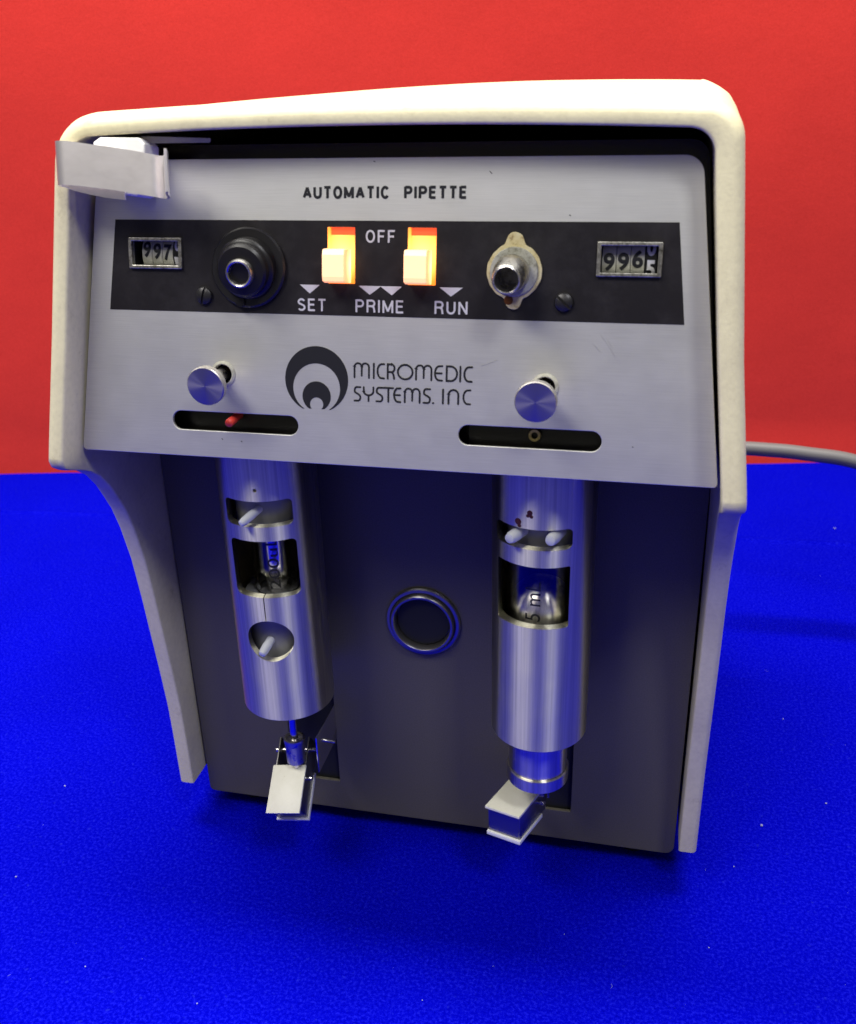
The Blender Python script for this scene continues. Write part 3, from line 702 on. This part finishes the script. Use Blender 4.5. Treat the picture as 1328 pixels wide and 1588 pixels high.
# clamps --------------------------------------------------------------------
def clamp(o, far, ex, ed, w, ln, left):
    # far: far edge centre of the upper pad (mm), ex width direction, ed direction towards the viewer
    ex = Vector(ex).normalized(); W = frm(far, ex, -Vector(ed))      # x width, y back, z up-normal
    hw = w / 2
    c = link('clamp', joinm([(box(-hw + .7, -hw + 1.5, -ln + 2.2, (16 if left else 6), -14, -.45, .2), Matrix()), (box(hw - 1.5, hw - .7, -ln + 2.2, (16 if left else 6), -14, -.45, .2), Matrix()),
        (box(-hw + 1.5, hw - 1.5, -ln + 2.25, -ln + 3.1, -14, -.45), Matrix()), (box(-hw + 1.6, hw - 1.6, -ln + 4, (-2 if left else 4), -13.9, -13), Matrix())]), 'bracket', o, W)
    link('pad', box(-hw, hw, -ln, 0, -.4, 1.0, .25), 'pad', c, W)
    link('pad', box(-hw + .2, hw - .1, -ln + 1.0, 1, -16.2, -14.1, .3), 'white_pad', c, W, label='white lower pad')
    pins = [(-3, -4.5)] if not left else [(-5.5, -4.2), (10, -4.0)]
    for y_, z_ in pins:
        link('pin', tube([(-hw - 1.6, y_, z_), (hw + 2.6, y_, z_)], 1.15, 14), 'steel', c, W, ang=40)
    return c
cl = clamp(s1, (-66.9, -29.9, 64.1), (18, .9, 2.2), (2.9, -21.3, -13.4), 18.2, 25.3, True)
cr = clamp(s2, (55.6, -16.2, 59.0), (18, -6.1, 1.2), (-8.5, -24.4, 2.2), 19, 26, False)
link('collar', lathe([(0, 68.5), (4.9, 68.5), (5.1, 79), (5.6, 81.5), (5.3, 83), (4.4, 83.2), (4.0, 82), (0, 81.5)], 40), 'nickel', s1, T(-63, -30, 0))
link('arm', joinm([(box(-51.6, -50.8, -30, 8, 62, 84, .2), Matrix()), (tube([(-56, -16, 72), (-46, -16, 72)], 1.0, 12), Matrix())]), 'steel', root, T(), label='flat steel arm coming out of the left opening')
link('arm', joinm([(box(62, 66, -22, 8, 58, 77, .4), Matrix()), (box(67.6, 68.6, -24, 8, 60, 80, .2), Matrix())]), 'nickel', root, T(), label='steel arm coming out of the right opening')

# power cord -------------------------------------------------------------------
def catmull(P, n=10):
    out = []; P = [Vector(p) for p in P]
    for i in range(len(P) - 1):
        a, b, c, d = P[max(i - 1, 0)], P[i], P[i + 1], P[min(i + 2, len(P) - 1)]
        for k in range(n):
            t_ = k / n; out.append(.5 * ((2 * b) + (c - a) * t_ + (2 * a - 5 * b + 4 * c - d) * t_ ** 2 + (3 * b - a - 3 * c + d) * t_ ** 3))
    return out + [P[-1]]
cordp = catmull([(100, 196, 120), (104, 222, 130), (124, 248, 142), (160, 258, 147.5), (190, 260, 147.5), (215, 260, 146), (247, 260, 142), (285, 258, 128), (330, 250, 100), (380, 240, 55), (430, 225, 20), (500, 210, 5.2), (700, 190, 5.1), (1000, 230, 5.1), (1450, 200, 5.1)], 10)
link('power_cord', tube(cordp, 5.0, 20), 'cord', root, T(), label='grey power cord leaving the back of the machine')
link('cord_bushing', lathe([(0, 0), (9, 0), (9, 6), (6, 12), (5.2, 12)], 24), 'rubber', root, frm((100, 196, 120), (1, 0, 0), (0, 0, -1)))

# spring clip on the upper left corner -------------------------------------------
clip = bpy.data.objects.new('spring_clip', None); COL.objects.link(clip)
cw = PAN @ T(-116, 113, 20); WM[clip.name] = cw; clip.matrix_world = cw; clip.empty_display_size = .02
setprops(clip, 'bent steel spring clip with white foam gripping the upper left corner of the cream cover', 'clip')
# band profile in the faceplate frame: x, z(outward), y top, y bottom
prof = [(-96, 14.9, 118.6, 100.4), (-104, 14.8, 119.6, 101.2), (-112, 14.8, 120.4, 102.6), (-117.5, 15.0, 120.8, 103.8), (-120.3, 16.2, 121.0, 104.8), (-121.2, 18.2, 121.1, 105.2), (-120.4, 20.2, 121.1, 105.3), (-117.6, 21.3, 121.0, 105.3), (-114.5, 20.9, 120.8, 105.1), (-110, 20.3, 120.3, 104.8), (-105, 20.0, 119.6, 104.3), (-97, 19.9, 118.6, 103.4), (-89, 19.7, 117.4, 102.2), (-82, 19.2, 116.2, 101.2), (-80.4, 17.6, 115.9, 100.9), (-79.0, 16.2, 116.0, 100.8), (-77.4, 16.6, 116.6, 100.8), (-76.2, 18.6, 117.3, 101.2), (-75.4, 21.4, 117.8, 101.9), (-74.2, 23.4, 117.6, 102.6)]
P2 = catmull([(p[0], p[1], p[2]) for p in prof], 4); P3 = catmull([(p[0], p[1], p[3]) for p in prof], 4)
bm = bmesh.new(); loops = []
for i in range(len(P2)):
    a, b = P2[i], P3[i]; j0, j1 = max(i - 1, 0), min(i + 1, len(P2) - 1)
    t_ = Vector((P2[j1].x - P2[j0].x, P2[j1].y - P2[j0].y)).normalized(); n_ = Vector((t_.y, -t_.x)) * .45
    k = []
    for s_, m_ in ((-1, a), (1, a), (1, b), (-1, b)):
        k.append(bm.verts.new((m_.x + n_.x * s_, m_.z, m_.y + n_.y * s_)))
    loops.append(k)
for A, B in zip(loops, loops[1:]):
    for i in range(4): bm.faces.new((A[i], A[(i + 1) % 4], B[(i + 1) % 4], B[i]))
bm.faces.new(loops[0]); bm.faces.new(loops[-1])
link('steel_band', bm_mesh(bm), 'clip', clip, PAN, ang=40)
link('foam_block', plate([rpoly([(-108.0, 103.8), (-92, 101.8), (-89.0, 103), (-87.6, 120.6), (-89.6, 122.8), (-106, 123.2), (-109, 121.5)], 1.0)], 11.6, 2.4, .6), 'foam', clip, PAN)
link('plastic_strip', plate([rpoly([(-92, 121.6), (-64, 121.6), (-63.6, 123.1), (-92, 124.2)], .4)], .5, 7.4), 'strip', clip, PAN)
